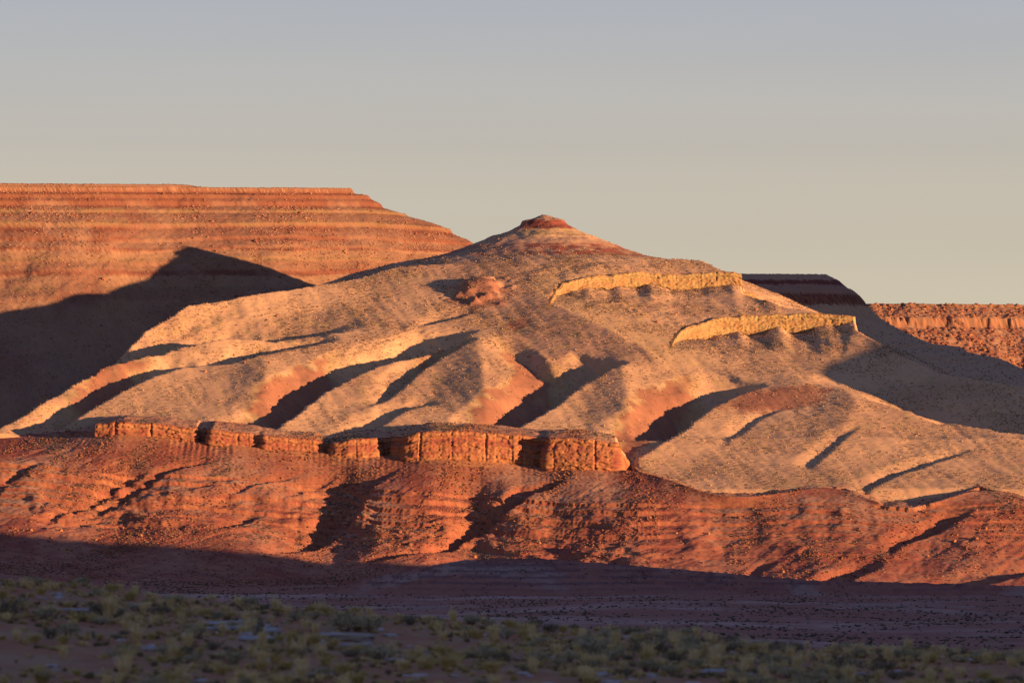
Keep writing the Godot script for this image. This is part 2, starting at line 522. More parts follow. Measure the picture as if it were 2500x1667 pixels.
func mesa_h_at(xx: float, dd: float) -> float:
	var x := xx / US
	var d := dd / US
	var o := mesa_out(x, d)
	var w := o
	if o > -6.0:
		w += nB.get_noise_2d(x * 0.9, d * 0.9) * 3.0 + blocks(x * 0.8 - d * 0.3, 5.0) * 0.45 + 5.0 * nA.get_noise_2d(x * 0.9, d * 0.5) * sst(5.0, 60.0, o) + 1.5 * nA.get_noise_2d(x * 2.5, 4.0)
	var rim := wy(453.0 + 5.0 * clampf((x + 350.0) / 260.0, 0.0, 1.0), mesa_rim_d(minf(x, -100.0)))
	var plain_drop := 0.43 * maxf(w, 0.0) if w < 175.0 else 75.25 + tab(mesa_d, mesa_h, w) - 72.0
	var h := rim - lerpf(tab(mesa_d, mesa_h, w), plain_drop, 0.33 * sst(4.0, 12.0, w)) + 2.3 * sst(-2.0, -7.0, o) * sst(-206.0, -226.0, x)
	if o > 30.0:
		h += sst(30.0, 140.0, o) * (5.0 * nA.get_noise_2d(x * 0.7 + 40.0, d * 0.25) + 0.6 * nB.get_noise_2d(x * 1.5, d * 0.6))
	return (h + 0.45 * nC.get_noise_2d(x * 2.2, d * 2.2)) * US

var st_d := PackedFloat32Array()
var st_c: Array[Color] = []
func strata(drop: float) -> Color:
	for i in st_d.size():
		if drop < st_d[i]: return st_c[i]
	return TAN

func mesa_c(xx: float, dd: float, hh: float, n: Vector3) -> Color:
	var x := xx / US
	var d := dd / US
	var h := hh / US
	var rim := wy(453.0 + 5.0 * clampf((x + 350.0) / 260.0, 0.0, 1.0), mesa_rim_d(minf(x, -100.0)))
	var b := nB.get_noise_2d(x * 1.6, d * 1.6)
	var c := nC.get_noise_2d(x * 5.0, d * 5.0)
	var a2 := nA.get_noise_2d(x * 0.8, d * 0.8 + 60.0)
	var drop := rim - h + 0.9 * b + 1.6 * a2
	var col := strata(drop)
	col = col.lerp(Color(0.31, 0.13, 0.068), 0.5)
	var tal := sst(-0.2, 0.3, nA.get_noise_2d(x * 1.4 + 77.0, d * 0.5) + 0.25 * b + 0.5 * (n.y - 0.86))
	col = col.lerp(BROWN.lerp(RED, clampf(0.25 + c + a2, 0.0, 0.8)), tal * 0.8 * sst(3.0, 16.0, drop))
	var k := 0.66 + 0.14 * c + 0.08 * b
	return Color(col.r * k, col.g * k, col.b * k)

# generic mesa: rim corner at the given side, profile table
var dm_d := PackedFloat32Array([-300, -10, 0, 2, 9, 15, 17, 21, 26, 29, 30, 42, 68, 83, 104, 110, 135, 149, 220, 400])
var dm_h := PackedFloat32Array([2.0, 0.5, 0, 1.5, 4.9, 10, 11.5, 12.4, 17, 21, 24, 36.7, 50, 57, 59, 63, 68, 75, 96, 140])
func dark_mesa_h(x: float, d: float) -> float:
	var cx := wx(2020, 3980)
	var f := 3960.0 + 0.1 * (x - 200.0) - d
	var e := (x - cx) * 0.97 - (d - 3980.0) * 0.1
	var o := sqrt(f * f + e * e) if f > 0.0 and e > 0.0 else maxf(f, e)
	o += nB.get_noise_2d(x * 0.8, d * 0.8) * 3.0 + blocks(x * 0.5 + d * 0.2, 6.0) * 0.5
	return wy(668.0, 3960.0) - tab(dm_d, dm_h, o) + 0.7 * nC.get_noise_2d(x * 2.0, d * 2.0)

func dark_mesa_c(x: float, d: float, h: float, n: Vector3) -> Color:
	var b := nB.get_noise_2d(x * 1.5, d * 1.5)
	var c := nC.get_noise_2d(x * 4.0, d * 4.0)
	var drop := wy(668.0, 3960.0) - h + b
	var col := TAN.lerp(BROWN, 0.5 + c)
	if drop < 5.0: col = BROWN
	elif drop < 9.0: col = DRED
	elif drop < 17.0: col = BROWN.lerp(RED, 0.3)
	elif drop < 26.0: col = DRED.lerp(ORANGE, 0.3 + c)
	return col

func far_h(x: float, d: float) -> float:
	var o := 9000.0 + 0.35 * (x - 700.0) + 60.0 * nA.get_noise_2d(x * 0.12, 7.0) - d
	o += nB.get_noise_2d(x * 0.3, d * 0.3) * 14.0 + blocks(x * 0.3, 7.0) * 1.4 + nC.get_noise_2d(x * 0.5, d * 0.7) * 7.0
	var rim := wy(741.0, 9000.0) + (x - 750.0) * 0.01
	var ridge := 1.0 - absf(nA.get_noise_2d(x * 0.35, d * 0.05))
	return rim - tab(PackedFloat32Array([-900, 0, 4, 70, 76, 230, 600, 1200]), PackedFloat32Array([-8, 0, 5, 29, 46, 115, 250, 400]), o - 40.0 * (ridge - 0.8) * sst(70.0, 160.0, o))

func far_c(x: float, d: float, h: float, n: Vector3) -> Color:
	var rim := wy(741.0, 9000.0) + (x - 750.0) * 0.01
	var b := nB.get_noise_2d(x * 0.4, d * 0.4)
	var drop := rim - h + b * 5.0
	var col := RED.lerp(BROWN, clampf(0.45 + b, 0.0, 1.0))
	if drop < 6.0: col = ORANGE
	elif drop < 30.0: col = BROWN.lerp(RED, 0.4)
	elif drop < 46.0: col = ORANGE.lerp(RED, 0.4 + b)
	return col.lerp(BROWN * 0.8, 0.3) * 0.78

# ---------------------------------------------------------------- red cliff band and the red foothills
var r1x := PackedFloat32Array()
var r1d := PackedFloat32Array()
var r1h := PackedFloat32Array()
var r1c := PackedFloat32Array()
var r2x := PackedFloat32Array()
var r2d := PackedFloat32Array()
var r2h := PackedFloat32Array()
var r2c := PackedFloat32Array()
var redf: Field
var p2s := PackedFloat32Array([0, 4, 20, 45, 80, 120, 170, 260, 560])
var p2t := PackedFloat32Array([0, 1.2, 8.5, 19, 31, 41.0, 47.5, 51.0, 55.0])
var p2d := PackedFloat32Array([0, 0.6, 4.0, 8.0, 8.7, 15, 19, 19.7, 27, 27.5, 33, 33.6, 45, 45.5, 60, 60.4, 80, 120, 170, 260, 560])
var p2h := PackedFloat32Array([0, 2.0, 2.8, 4.0, 6.4, 8.0, 9.3, 11.8, 13.6, 14.8, 16.3, 18.3, 21.2, 22.4, 26.4, 27.4, 31.8, 41.0, 47.5, 51.0, 55.0])

func red_setup() -> void:
	# rim of the main cliff: pixel, pixel height, distance, cliff height in metres
	for p in [[-400, 1075, 2560, 0], [100, 1060, 2545, 0], [226, 1046, 2535, 0], [233, 1038, 2519, 5], [298, 1032, 2517, 6], [383, 1037, 2517, 6.5], [474, 1048, 2516, 6.5], [480, 1049, 2524, 6.5], [508, 1049, 2524, 6.5], [514, 1049, 2511, 7], [593, 1057, 2511, 7], [635, 1064, 2512, 6.5], [645, 1065, 2508, 6.5], [765, 1074, 2509, 6.5], [806, 1084, 2512, 5], [812, 1082, 2504, 6], [850, 1076, 2502, 8], [920, 1070, 2504, 9], [928, 1069, 2512, 9.5], [958, 1067, 2512, 9.5], [966, 1066, 2503, 10], [985, 1066, 2500, 11], [993, 1062, 2496, 13], [1045, 1053, 2494, 14], [1144, 1054, 2494, 14.5], [1250, 1062, 2495, 15], [1330, 1070, 2497, 15], [1338, 1070, 2486, 15.5], [1443, 1072, 2482, 15.5], [1508, 1081, 2482, 14], [1516, 1108, 2486, 8], [1539, 1132, 2492, 3], [1560, 1150, 0, 0], [1640, 1172, 0, 0], [1720, 1205, 0, 0], [1800, 1216, 0, 0], [1880, 1208, 0, 0], [1940, 1198, 0, 0], [2002, 1188, 0, 0], [2059, 1190, 0, 0], [2090, 1206, 0, 0], [2160, 1236, 0, 0], [2230, 1240, 0, 0], [2300, 1222, 0, 0], [2396, 1188, 0, 0], [2450, 1205, 0, 0], [2520, 1226, 0, 0], [2700, 1230, 0, 0]]:
		var d: float = p[2] + 62.0 if p[0] < 1545 else hd(p[1]) - 5.0
		r1x.append(wx(p[0], d)); r1d.append(d); r1h.append(wy(p[1], d)); r1c.append(p[3])
	for p in [[-400, 1110, 2455, 0.8], [23, 1129, 2450, 1.0], [150, 1140, 2448, 1.0], [268, 1158, 2446, 1.0], [300, 1160, 2452, 1.0], [421, 1156, 2448, 0.9], [574, 1167, 2450, 0.9], [689, 1176, 2450, 0.8], [720, 1185, 2452, 0.7], [840, 1192, 2458, 0.7], [880, 1192, 2448, 0.9], [905, 1194, 2436, 1.0], [1068, 1202, 2432, 1.0], [1150, 1212, 2446, 0.9], [1190, 1215, 2442, 1.0], [1221, 1217, 2432, 1.1], [1374, 1229, 2428, 1.0], [1565, 1229, 2424, 0.9], [1650, 1232, 2430, 0.6], [1760, 1238, 2436, 0.5], [1880, 1234, 2438, 0.45], [2002, 1226, 2440, 0.55], [2059, 1228, 2440, 0.55], [2180, 1242, 2442, 0.3], [2330, 1238, 2442, 0.3], [2396, 1228, 2444, 0.4], [2700, 1240, 2446, 0.3]]:
		var d: float = p[2] + 22.0 + back(p[0])
		r2x.append(wx(p[0], d)); r2d.append(d); r2h.append(wy(p[1], d)); r2c.append(p[3])
	var gul := [
		red_line([[1345, 1150, 4], [1300, 1180, 7], [1240, 1215, 8], [1190, 1235, 7], [1125, 1270, 7], [1095, 1295, 6], [1000, 1325, 4], [940, 1340, 3], [915, 1350, 0]], 4, 11),
		red_line([[905, 1180, 4], [880, 1215, 8], [825, 1255, 8], [770, 1290, 4], [700, 1315, 3], [640, 1330, 0]], 5, 26),
		red_line([[2390, 1186, 0], [2350, 1200, 4], [2280, 1225, 5], [2200, 1248, 2]], 5, 12),
		red_line([[2170, 1280, 0], [2140, 1310, 4], [2080, 1350, 6], [2040, 1385, 7], [2030, 1410, 6]], 6, 16),
		red_line([[2560, 1310, 3], [2480, 1335, 5], [2380, 1365, 6], [2310, 1390, 6], [2270, 1410, 4]], 6, 30),
		red_line([[1905, 1290, 0], [1890, 1300, 3], [1860, 1320, 2]], 3, 8),
		red_line([[540, 1080, 0], [470, 1110, 2], [400, 1150, 3], [330, 1200, 3], [250, 1240, 2], [180, 1270, 0]], 3, 8),
		red_line([[370, 1140, 0], [330, 1160, 3], [290, 1190, 3.5], [240, 1220, 3], [140, 1260, 2]], 3, 9),
		red_line([[640, 1220, 0], [620, 1235, 3], [570, 1255, 3], [540, 1265, 0]], 3, 10),
		red_line([[740, 1110, 0], [680, 1140, 2], [620, 1170, 2], [560, 1200, 0]], 2.5, 7),
		red_line([[270, 1250, 0], [230, 1262, 3], [150, 1285, 3], [90, 1300, 0]], 4, 10),
		red_line([[1480, 1280, 0], [1400, 1320, 2.5], [1300, 1350, 3], [1240, 1370, 1]], 3, 10),
		red_line([[1580, 1290, 0], [1500, 1330, 2], [1440, 1365, 2]], 3, 9),
		red_line([[830, 1100, 0], [790, 1130, 2], [740, 1160, 2], [700, 1190, 0]], 2.5, 7),
		red_line([[110, 1120, 0], [90, 1150, 2.5], [60, 1180, 3], [0, 1210, 2]], 3, 9),
	]
	redf = make_field(-300, 330, 2280, 2600, 1.7, gul, [])

var rc_x := 1e9
var rc := PackedFloat32Array([0, 0, 0, 0, 0, 0, 0, 0, 0, 0, 0, 0])
func red_col(x: float) -> void:
	rc_x = x
	var rx := x + nC.get_noise_1d(x) * 1.2
	rc[0] = tab(r1x, r1d, rx)
	rc[1] = tab(r1x, r1h, rx)
	rc[2] = tab(r1x, r1c, rx)
	var qd := 0.0
	var qh := 0.0
	for k in 7:
		qd += tab(r2x, r2d, rx + (k - 3) * 2.2) / 7.0
		qh += tab(r2x, r2h, rx + (k - 3) * 4.0) / 7.0
	rc[3] = qd + 2.5 * nB.get_noise_2d(x * 0.6, 30.0)
	rc[4] = qh
	rc[5] = tab(r2x, r2c, rx)
	rc[6] = blocks(x, 10.0)
	rc[7] = blocks(x + 31.0, 6.5)
	rc[8] = blocks(x * 1.1 + 50.0, 4.5)
	var sd := 0.0
	var sh := 0.0
	var sc := 0.0
	for k in 9:
		var xx := x + (k - 4) * 3.0
		sd += tab(r1x, r1d, xx) / 9.0
		sh += (tab(r1x, r1h, xx) - tab(r1x, r1c, xx)) / 9.0
	rc[10] = sd
	rc[11] = sh
	rc[9] = tab(PackedFloat32Array([-120, -75, -45, -20, 10, 60, 120, 170, 260]), PackedFloat32Array([-30, -26, -19, -14.5, -13.8, -17.5, -22.3, -23.2, -24.5]), x)

func red_h(x: float, d: float) -> float:
	if x != rc_x: red_col(x)
	var d1 := rc[0]
	var h1 := rc[1]
	var c1 := rc[2]
	var d2 := rc[3]
	var h2 := rc[4]
	var o := d1 - d
	var h: float
	if o < 0.0:
		h = h1 + minf(5.0, -o * 0.13) + 1.0 * nB.get_noise_2d(x, d) * sst(0.0, 8.0, -o)
		if d > 2625.0: h -= (d - 2625.0) * 0.3
	else:
		var drop: float
		var bench := 0.33 * c1 if c1 > 11.0 else 0.0
		drop = 0.0 if c1 < 0.1 else c1 * sst(0.0, 1.2, o)
		var reach := 1.4
		if d > d2:
			var u := clampf((rc[10] - d - 3.5) / maxf(rc[10] - d2 - 3.5, 1.0), 0.0, 1.0)
			h = lerpf(rc[11], h2, pow(u, 0.88))
			if c1 >= 0.1:
				if o < reach: h = maxf(h, h1 - drop)
		else:
			var q := d2 - d
			q += (nB.get_noise_2d((x - d * 0.5) * 0.9, d * 0.8) * 0.9 - rc[8] * 0.12) * sst(70.0, 15.0, q)
			var wq := maxf(0.0, q + 2.6 * nA.get_noise_2d(x * 1.6, 12.0) * sst(0.0, 6.0, q))
			h = h2 - lerpf(tab(p2s, p2t, q), tab(p2d, p2h, wq), rc[5] * sst(-0.6, 0.1, nA.get_noise_2d(x * 1.7 + 20.0, q * 2.2)))
		var f := redf.at(x, d)
		h += f.x * sst(0.0, 12.0, o - 4.0)
		var out := sst(6.0, 40.0, o)
		# talus ribs running down and to the left
		h -= out * 0.45 * pow(1.0 - absf(nB.get_noise_2d((x - d * 0.55) * 0.9, d * 0.30)), 5.0) * sst(2180.0, 2300.0, d)
		h += out * (0.4 * nA.get_noise_2d((x - d * 0.5) * 1.4, d * 0.7) + 0.2 * nB.get_noise_2d((x - d * 0.5) * 1.4, d * 1.2)) * sst(2180.0, 2300.0, d)
	h += 0.22 * nC.get_noise_2d(x * 2.6, d * 2.6)
	if d < 2330.0: h += sst(2330.0, 2240.0, d) * 2.0 * nA.get_noise_2d(x * 0.5 + 9.0, d * 0.4)
	# low rise in front on the right, still in shade
	if d < 2200.0:
		var rd := d - (2017.0 - 0.42 * (x - 10.0) * clampf(x / 100.0, 0.0, 1.0))
		var rise := rc[9] - 0.10 * maxf(rd, 0.0) - 0.085 * maxf(-rd, 0.0) - 1.3 * sst(1.0, 3.0, -rd + 3.0 * nB.get_noise_2d(x * 0.7, 5.0)) - 1.3 * sst(14.0, 16.0, -rd + 4.0 * nB.get_noise_2d(x * 0.7, d * 0.2)) - 1.2 * sst(30.0, 33.0, -rd + 5.0 * nB.get_noise_2d(x * 0.6, 9.0))
		h = smax(h, rise + 0.4 * nC.get_noise_2d(x * 1.5, d * 1.5), 1.5)
		h = maxf(h, PLAIN + 0.5 * nB.get_noise_2d(x * 0.5, d * 0.5)) - 2.5 * sst(1960.0, 1885.0, d)
	return h

func red_c(x: float, d: float, h: float, n: Vector3) -> Color:
	var a := nA.get_noise_2d(x * 1.2 + 30.0, d * 0.8)
	var b := nB.get_noise_2d(x * 2.0, d * 2.0)
	var c := nC.get_noise_2d(x * 5.0, d * 5.0)
	var bed := nC.get_noise_2d(h * 9.0, x * 0.15) + 0.5 * nC.get_noise_2d(x * 3.0, h * 2.0)
	var o := tab(r1x, r1d, x) - d
	var c1 := tab(r1x, r1c, x)
	var flat := sst(0.80, 0.95, n.y)
	var rockc := RED.lerp(ORANGE, clampf(0.35 + bed * 0.9 + (0.5 if o < 8.0 and c1 > 2.0 else 0.0), 0.0, 1.0))
	var rub := RED.lerp(BROWN, clampf(0.35 + a + 0.4 * b, 0.0, 0.85))
	var col := rockc.lerp(rub, flat)
	if o < 0.0: col = col.lerp(TAN.lerp(RED, clampf(0.3 + a, 0.0, 1.0)), 0.75)
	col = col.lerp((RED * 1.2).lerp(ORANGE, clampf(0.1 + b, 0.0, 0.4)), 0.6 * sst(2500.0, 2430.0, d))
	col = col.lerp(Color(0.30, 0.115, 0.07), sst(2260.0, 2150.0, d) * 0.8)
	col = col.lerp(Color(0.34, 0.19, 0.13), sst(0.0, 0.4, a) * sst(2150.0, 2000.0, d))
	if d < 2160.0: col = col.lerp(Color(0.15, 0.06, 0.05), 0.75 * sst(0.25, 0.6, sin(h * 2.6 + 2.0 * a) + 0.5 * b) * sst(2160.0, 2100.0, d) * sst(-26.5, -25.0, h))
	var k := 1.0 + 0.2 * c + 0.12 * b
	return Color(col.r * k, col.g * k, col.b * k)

# ---------------------------------------------------------------- foreground and plain
var fgx := PackedFloat32Array()
var fgy := PackedFloat32Array()
func fg_h(x: float, d: float) -> float:
	var px := CX + x / 130.0 * F
	var top := tab(fgx, fgy, px)
	var near := lerpf(-2.75, -3.35, sst(-14.0, 14.0, x))
	var h: float
	if d < 130.0: h = lerpf(near, top, clampf((d - 80.0) / 50.0, -0.4, 1.0))
	else: h = top - 0.16 * (d - 130.0) - 0.0006 * (d - 130.0) * (d - 130.0)
	h += 0.10 * nB.get_noise_2d(x * 12.0, d * 6.0) + 0.03 * nC.get_noise_2d(x * 30.0, d * 30.0)
	return maxf(h, PLAIN - 2.0)

func fg_c(x: float, d: float, h: float, n: Vector3) -> Color:
	var b := nB.get_noise_2d(x * 9.0, d * 6.0)
	var c := nC.get_noise_2d(x * 60.0, d * 40.0)
	var col := Color(0.37, 0.145, 0.062).lerp(Color(0.37, 0.20, 0.095), clampf(0.35 + b * 1.4, 0.0, 1.0))
	var k := 1.0 + 0.3 * c
	return Color(col.r * k, col.g * k, col.b * k)

func plain_h(x: float, d: float) -> float:
	var far := sst(4500.0, 12000.0, sqrt(x * x + d * d))
	return PLAIN - 1.2 + 0.8 * nB.get_noise_2d(x * 0.1, d * 0.1) - 10.0 * far

func plain_c(x: float, d: float, h: float, n: Vector3) -> Color:
	var a := nA.get_noise_2d(x * 0.4, d * 0.4)
	var b := nB.get_noise_2d(x * 0.9, d * 0.5)
	return Color(0.25, 0.10, 0.065).lerp(Color(0.33, 0.19, 0.13), clampf(0.4 + a + b, 0.0, 1.0))

func floor_h(x: float, d: float) -> float:
	return PLAIN + 0.8 * nB.get_noise_2d(x * 0.5, d * 0.5) + 2.5 * nA.get_noise_2d(x * 0.4, d * 0.25) * sst(1950.0, 1700.0, d)

func floor_c(x: float, d: float, h: float, n: Vector3) -> Color:
	var a := nA.get_noise_2d(x * 0.8, d * 0.5)
	var b := nB.get_noise_2d(x * 0.8, d * 0.5)
	var c := nC.get_noise_2d(x * 2.0, d * 1.2)
	var col := Color(0.30, 0.115, 0.07).lerp(Color(0.42, 0.235, 0.165), clampf(0.25 + a * 1.2 + 0.5 * b - x * 0.002, 0.0, 1.0))
	return col * (1.0 + 0.25 * c)

# land outside the frame that shades the valley, in coordinates along and across the light
var east_q := PackedFloat32Array([-900, 900, 1640, 1900, 1985, 2050, 2085, 2105, 2365, 2395, 2423, 2501, 2560, 2900, 3050, 3200, 4200, 4600, 5200])
var east_h := PackedFloat32Array([60, 75, 70, 62, 37, 17, 0, -30, -30, 60, 108, 130, 140, 150, 220, 265, 290, 120, -30])
func east_h_at(x: float, d: float) -> float:
	var q := x * TD - d * TX
	var top := tab(east_q, east_h, q + 6.0 * nA.get_noise_2d(x * 0.2, d * 0.2))
	var e := x - (430.0 + 0.16 * maxf(d - 2300.0, 0.0))
	var s := minf(e, 900.0 - e)
	return minf(top, PLAIN - 4.0 + 0.9 * s) + 3.0 * nB.get_noise_2d(x * 0.4, d * 0.4)

func east_c(x: float, d: float, h: float, n: Vector3) -> Color:
	var b := nB.get_noise_2d(x * 0.6, d * 0.6)
	return RED.lerp(BROWN, clampf(0.4 + b, 0.0, 1.0))

# ---------------------------------------------------------------- scene
func _ready() -> void:
	nA.seed = 3; nA.frequency = 0.012; nA.fractal_octaves = 4
	nB.seed = 11; nB.frequency = 0.04; nB.fractal_octaves = 4
	nC.seed = 29; nC.frequency = 0.15; nC.fractal_octaves = 3
	for n in [nA, nB, nC]:
		n.noise_type = FastNoiseLite.TYPE_SIMPLEX_SMOOTH
		n.fractal_type = FastNoiseLite.FRACTAL_FBM
	# camera
	var cam := Camera3D.new()
	cam.name = "camera"
	cam.fov = rad_to_deg(2.0 * atan(833.5 / F))
	cam.rotation.x = atan((HY - 833.5) / F)
	cam.near = 1.0
	cam.far = 40000.0
	var lens := CameraAttributesPhysical.new()
	lens.frustum_near = 1.0
	lens.frustum_far = 40000.0
	lens.frustum_focal_length = 172.0
	lens.frustum_focus_distance = 2500.0
	lens.exposure_aperture = 2.8
	cam.attributes = lens
	add_child(cam)
	cam.fov = rad_to_deg(2.0 * atan(833.5 / F))
	cam.current = true
	# sky
	var env := Environment.new()
	env.background_mode = Environment.BG_SKY
	env.tonemap_mode = Environment.TONE_MAPPER_LINEAR
	env.tonemap_exposure = 2.8
	env.sdfgi_enabled = true
	env.ssao_enabled = true
	env.ssil_enabled = true
	env.sky = Sky.new()
	env.sky.sky_material = sky_material()
	var we := WorldEnvironment.new()
	we.name = "environment"
	we.environment = env
	add_child(we)
	# sun
	var sun := DirectionalLight3D.new()
	sun.name = "sun"
	sun.light_energy = 1.5
	sun.light_color = Color(1.0, 0.62, 0.36).linear_to_srgb()
	sun.light_angular_distance = 0.5
	sun.shadow_enabled = true
	add_child(sun)
	var el := deg_to_rad(SUN_EL)
	sun.look_at_from_position(Vector3(0, 500, 0), Vector3(0, 500, 0) + Vector3(TX * cos(el), -sin(el), -TD * cos(el)), Vector3.UP)

	rng.seed = 5
	for p in [[-300, 1400], [0, 1420], [115, 1421], [268, 1436], [421, 1455], [612, 1476], [900, 1499], [1259, 1529], [1450, 1540], [1700, 1553], [1868, 1575], [2174, 1584], [2500, 1601], [2900, 1630]]:
		fgx.append(p[0]); fgy.append(wy(p[1], 130.0))
	for s in [[0.9, BROWN], [2.6, TAN], [5.5, RED], [7.0, ORANGE], [11.5, RED], [12.4, ORANGE], [15.6, RED], [19.6, YEL], [21.0, ORANGE], [25.5, BROWN], [29.0, YEL], [30.6, ORANGE], [34.0, RED], [38.0, BROWN.lerp(RED, 0.5)], [41.0, RED], [45.5, BROWN], [47.5, RED], [53.0, TAN], [55.0, YEL], [62.0, TAN.lerp(RED, 0.4)], [66.0, RED], [74.0, TAN], [76.0, YEL], [84.0, TAN.lerp(RED, 0.3)]]:
		st_d.append(s[0]); st_c.append(s[1])
	var m := rock_material()
	hills_setup()
	red_setup()
	print("fields ", Time.get_ticks_msec())
	patch("plain", steps([-9000, 250, -1500, 60, 1500, 250, 9000]), steps([-3000, 250, 200, 30, 2400, 250, 14000]), plain_h, plain_c, m)
	patch("valley_floor", steps([-300, 3.0, 300]), steps([820, 4.0, 1965]), floor_h, floor_c, m)
	patch("foreground_slope", steps([-60, 1.5, -18, 0.22, 18, 1.5, 60]), steps([8, 2, 70, 0.25, 140, 3, 300]), fg_h, fg_c, m)
	patch("far_escarpment", steps([480, 2.6, 1150]), steps([8200, 12, 8700, 4.0, 9060, 1.5, 9160, 6, 9300]), far_h, far_c, m)
	patch("distant_mesa", steps([40, 1.5, 560]), steps([3500, 4, 3780, 1.4, 4000, 6, 4100]), dark_mesa_h, dark_mesa_c, m)
	patch("mesa", steps([-500, 4, -390, 1.05, 60, 4, 200]), steps([2600, 5, 2800, 2.0, 3070, 1.05, 3290, 3, 3500]), mesa_h_at, mesa_c, m)
	patch("hills", steps([-400, 3, -320, 1.4, 350, 3, 440]), steps([2450, 1.3, 2730, 0.7, 2880, 1.2, 3080, 6, 3300]), hills_h, hills_c, m)
	patch("red_slopes", steps([-340, 3, -265, 0.85, -225, 0.62, 72, 0.85, 262, 3, 340]), steps([1880, 3.5, 2230, 1.6, 2420, 0.85, 2525, 0.6, 2594, 2, 2680]), red_h, red_c, m)
	patch("eastern_mesa", steps([430, 14, 1700]), steps([-1200, 14, 4800]), east_h_at, east_c, m)
	cliff_faces(m)
	for a in [["mesa", "long flat topped mesa of banded red and yellow rock crossed by a peak shaped shadow"], ["hills", "pointed butte with a red cap above tan hills folded into gullies"], ["red_slopes", "rust red talus slopes and low ledges below the red cliff"], ["distant_mesa", "dark flat topped mesa standing in shade behind the tan cliffs"], ["far_escarpment", "far red brown escarpment on the horizon with one pale cliff band"], ["valley_floor", "shaded purple brown flat dotted with scrub"], ["foreground_slope", "shaded red soil slope in front covered with dry scrub"], ["red_cliff_face", "broken orange red cliff capping the red slopes"]]:
		get_node(a[0]).set_meta("label", a[1])
	scatter_far()
	foreground_things()

# ---------------------------------------------------------------- scrub and stones
func mesh_of(v: PackedVector3Array, c: PackedColorArray, m: Material) -> ArrayMesh:   # loose triangles, flat shaded
	var n := PackedVector3Array()
	n.resize(v.size())
	for i in range(0, v.size(), 3):
		var q := (v[i + 2] - v[i]).cross(v[i + 1] - v[i]).normalized()
		n[i] = q; n[i + 1] = q; n[i + 2] = q
	var arr := []
	arr.resize(Mesh.ARRAY_MAX)
	arr[Mesh.ARRAY_VERTEX] = v
	arr[Mesh.ARRAY_NORMAL] = n
	arr[Mesh.ARRAY_COLOR] = c
	var me := ArrayMesh.new()
	me.add_surface_from_arrays(Mesh.PRIMITIVE_TRIANGLES, arr)
	me.surface_set_material(0, m)
	return me

func tri(v: PackedVector3Array, c: PackedColorArray, a: Vector3, b: Vector3, d: Vector3, col: Color) -> void:
	v.append(a); v.append(b); v.append(d)
	c.append(col); c.append(col); c.append(col)

# a broken block: a cube's corners pushed about and its edges cut
func rock_mesh(flat: float, m: Material, tone: Color) -> ArrayMesh:
	var pts := PackedVector3Array()
	for lay in 3:
		var y: float = [-0.5, 0.25, 0.62][lay]
		var r: float = [1.05, 1.0, 0.62][lay]
		for k in 7:
			var a := TAU * k / 7.0 + rng.randf_range(-0.3, 0.3)
			pts.append(Vector3(cos(a) * r * rng.randf_range(0.75, 1.12), (y + rng.randf_range(-0.12, 0.12)) * flat, sin(a) * r * rng.randf_range(0.75, 1.12)))
	var top := Vector3(0, 0.66 * flat, 0)
	var v := PackedVector3Array()
	var c := PackedColorArray()
	for lay in 2:
		for k in 7:
			var a := pts[lay * 7 + k]
			var b := pts[lay * 7 + (k + 1) % 7]
			var e := pts[lay * 7 + 7 + k]
			var f := pts[lay * 7 + 7 + (k + 1) % 7]
			var t := tone * rng.randf_range(0.85, 1.15)
			tri(v, c, a, b, e, t)
			tri(v, c, b, f, e, t)
	for k in 7:
		tri(v, c, pts[14 + k], pts[14 + (k + 1) % 7], top, tone)
	return mesh_of(v, c, m)

func bush_far(m: Material) -> ArrayMesh:   # seen a pixel or two wide: tufts standing round a centre
	var v := PackedVector3Array()
	var c := PackedColorArray()
	for k in 11:
		var a := TAU * k / 11.0 * 2.0 + rng.randf() * 0.8
		var l := rng.randf_range(0.15, 0.95)
		var tip := Vector3(cos(a) * l, rng.randf_range(0.45, 1.0) * (1.1 - 0.5 * l), sin(a) * l)
		var side := Vector3(-sin(a), 0, cos(a)) * 0.34
		var out := Vector3(cos(a), 0, sin(a)) * 0.25
		tri(v, c, tip * 0.3 - side + Vector3(0, -0.15, 0), tip * 0.3 + side + Vector3(0, -0.15, 0), tip + out * 0.2, Color.WHITE)
		tri(v, c, tip * 0.35 - out + Vector3(0, -0.1, 0), tip * 0.35 + out + Vector3(0, -0.1, 0), tip + side * 0.2, Color.WHITE)
	return mesh_of(v, c, m)

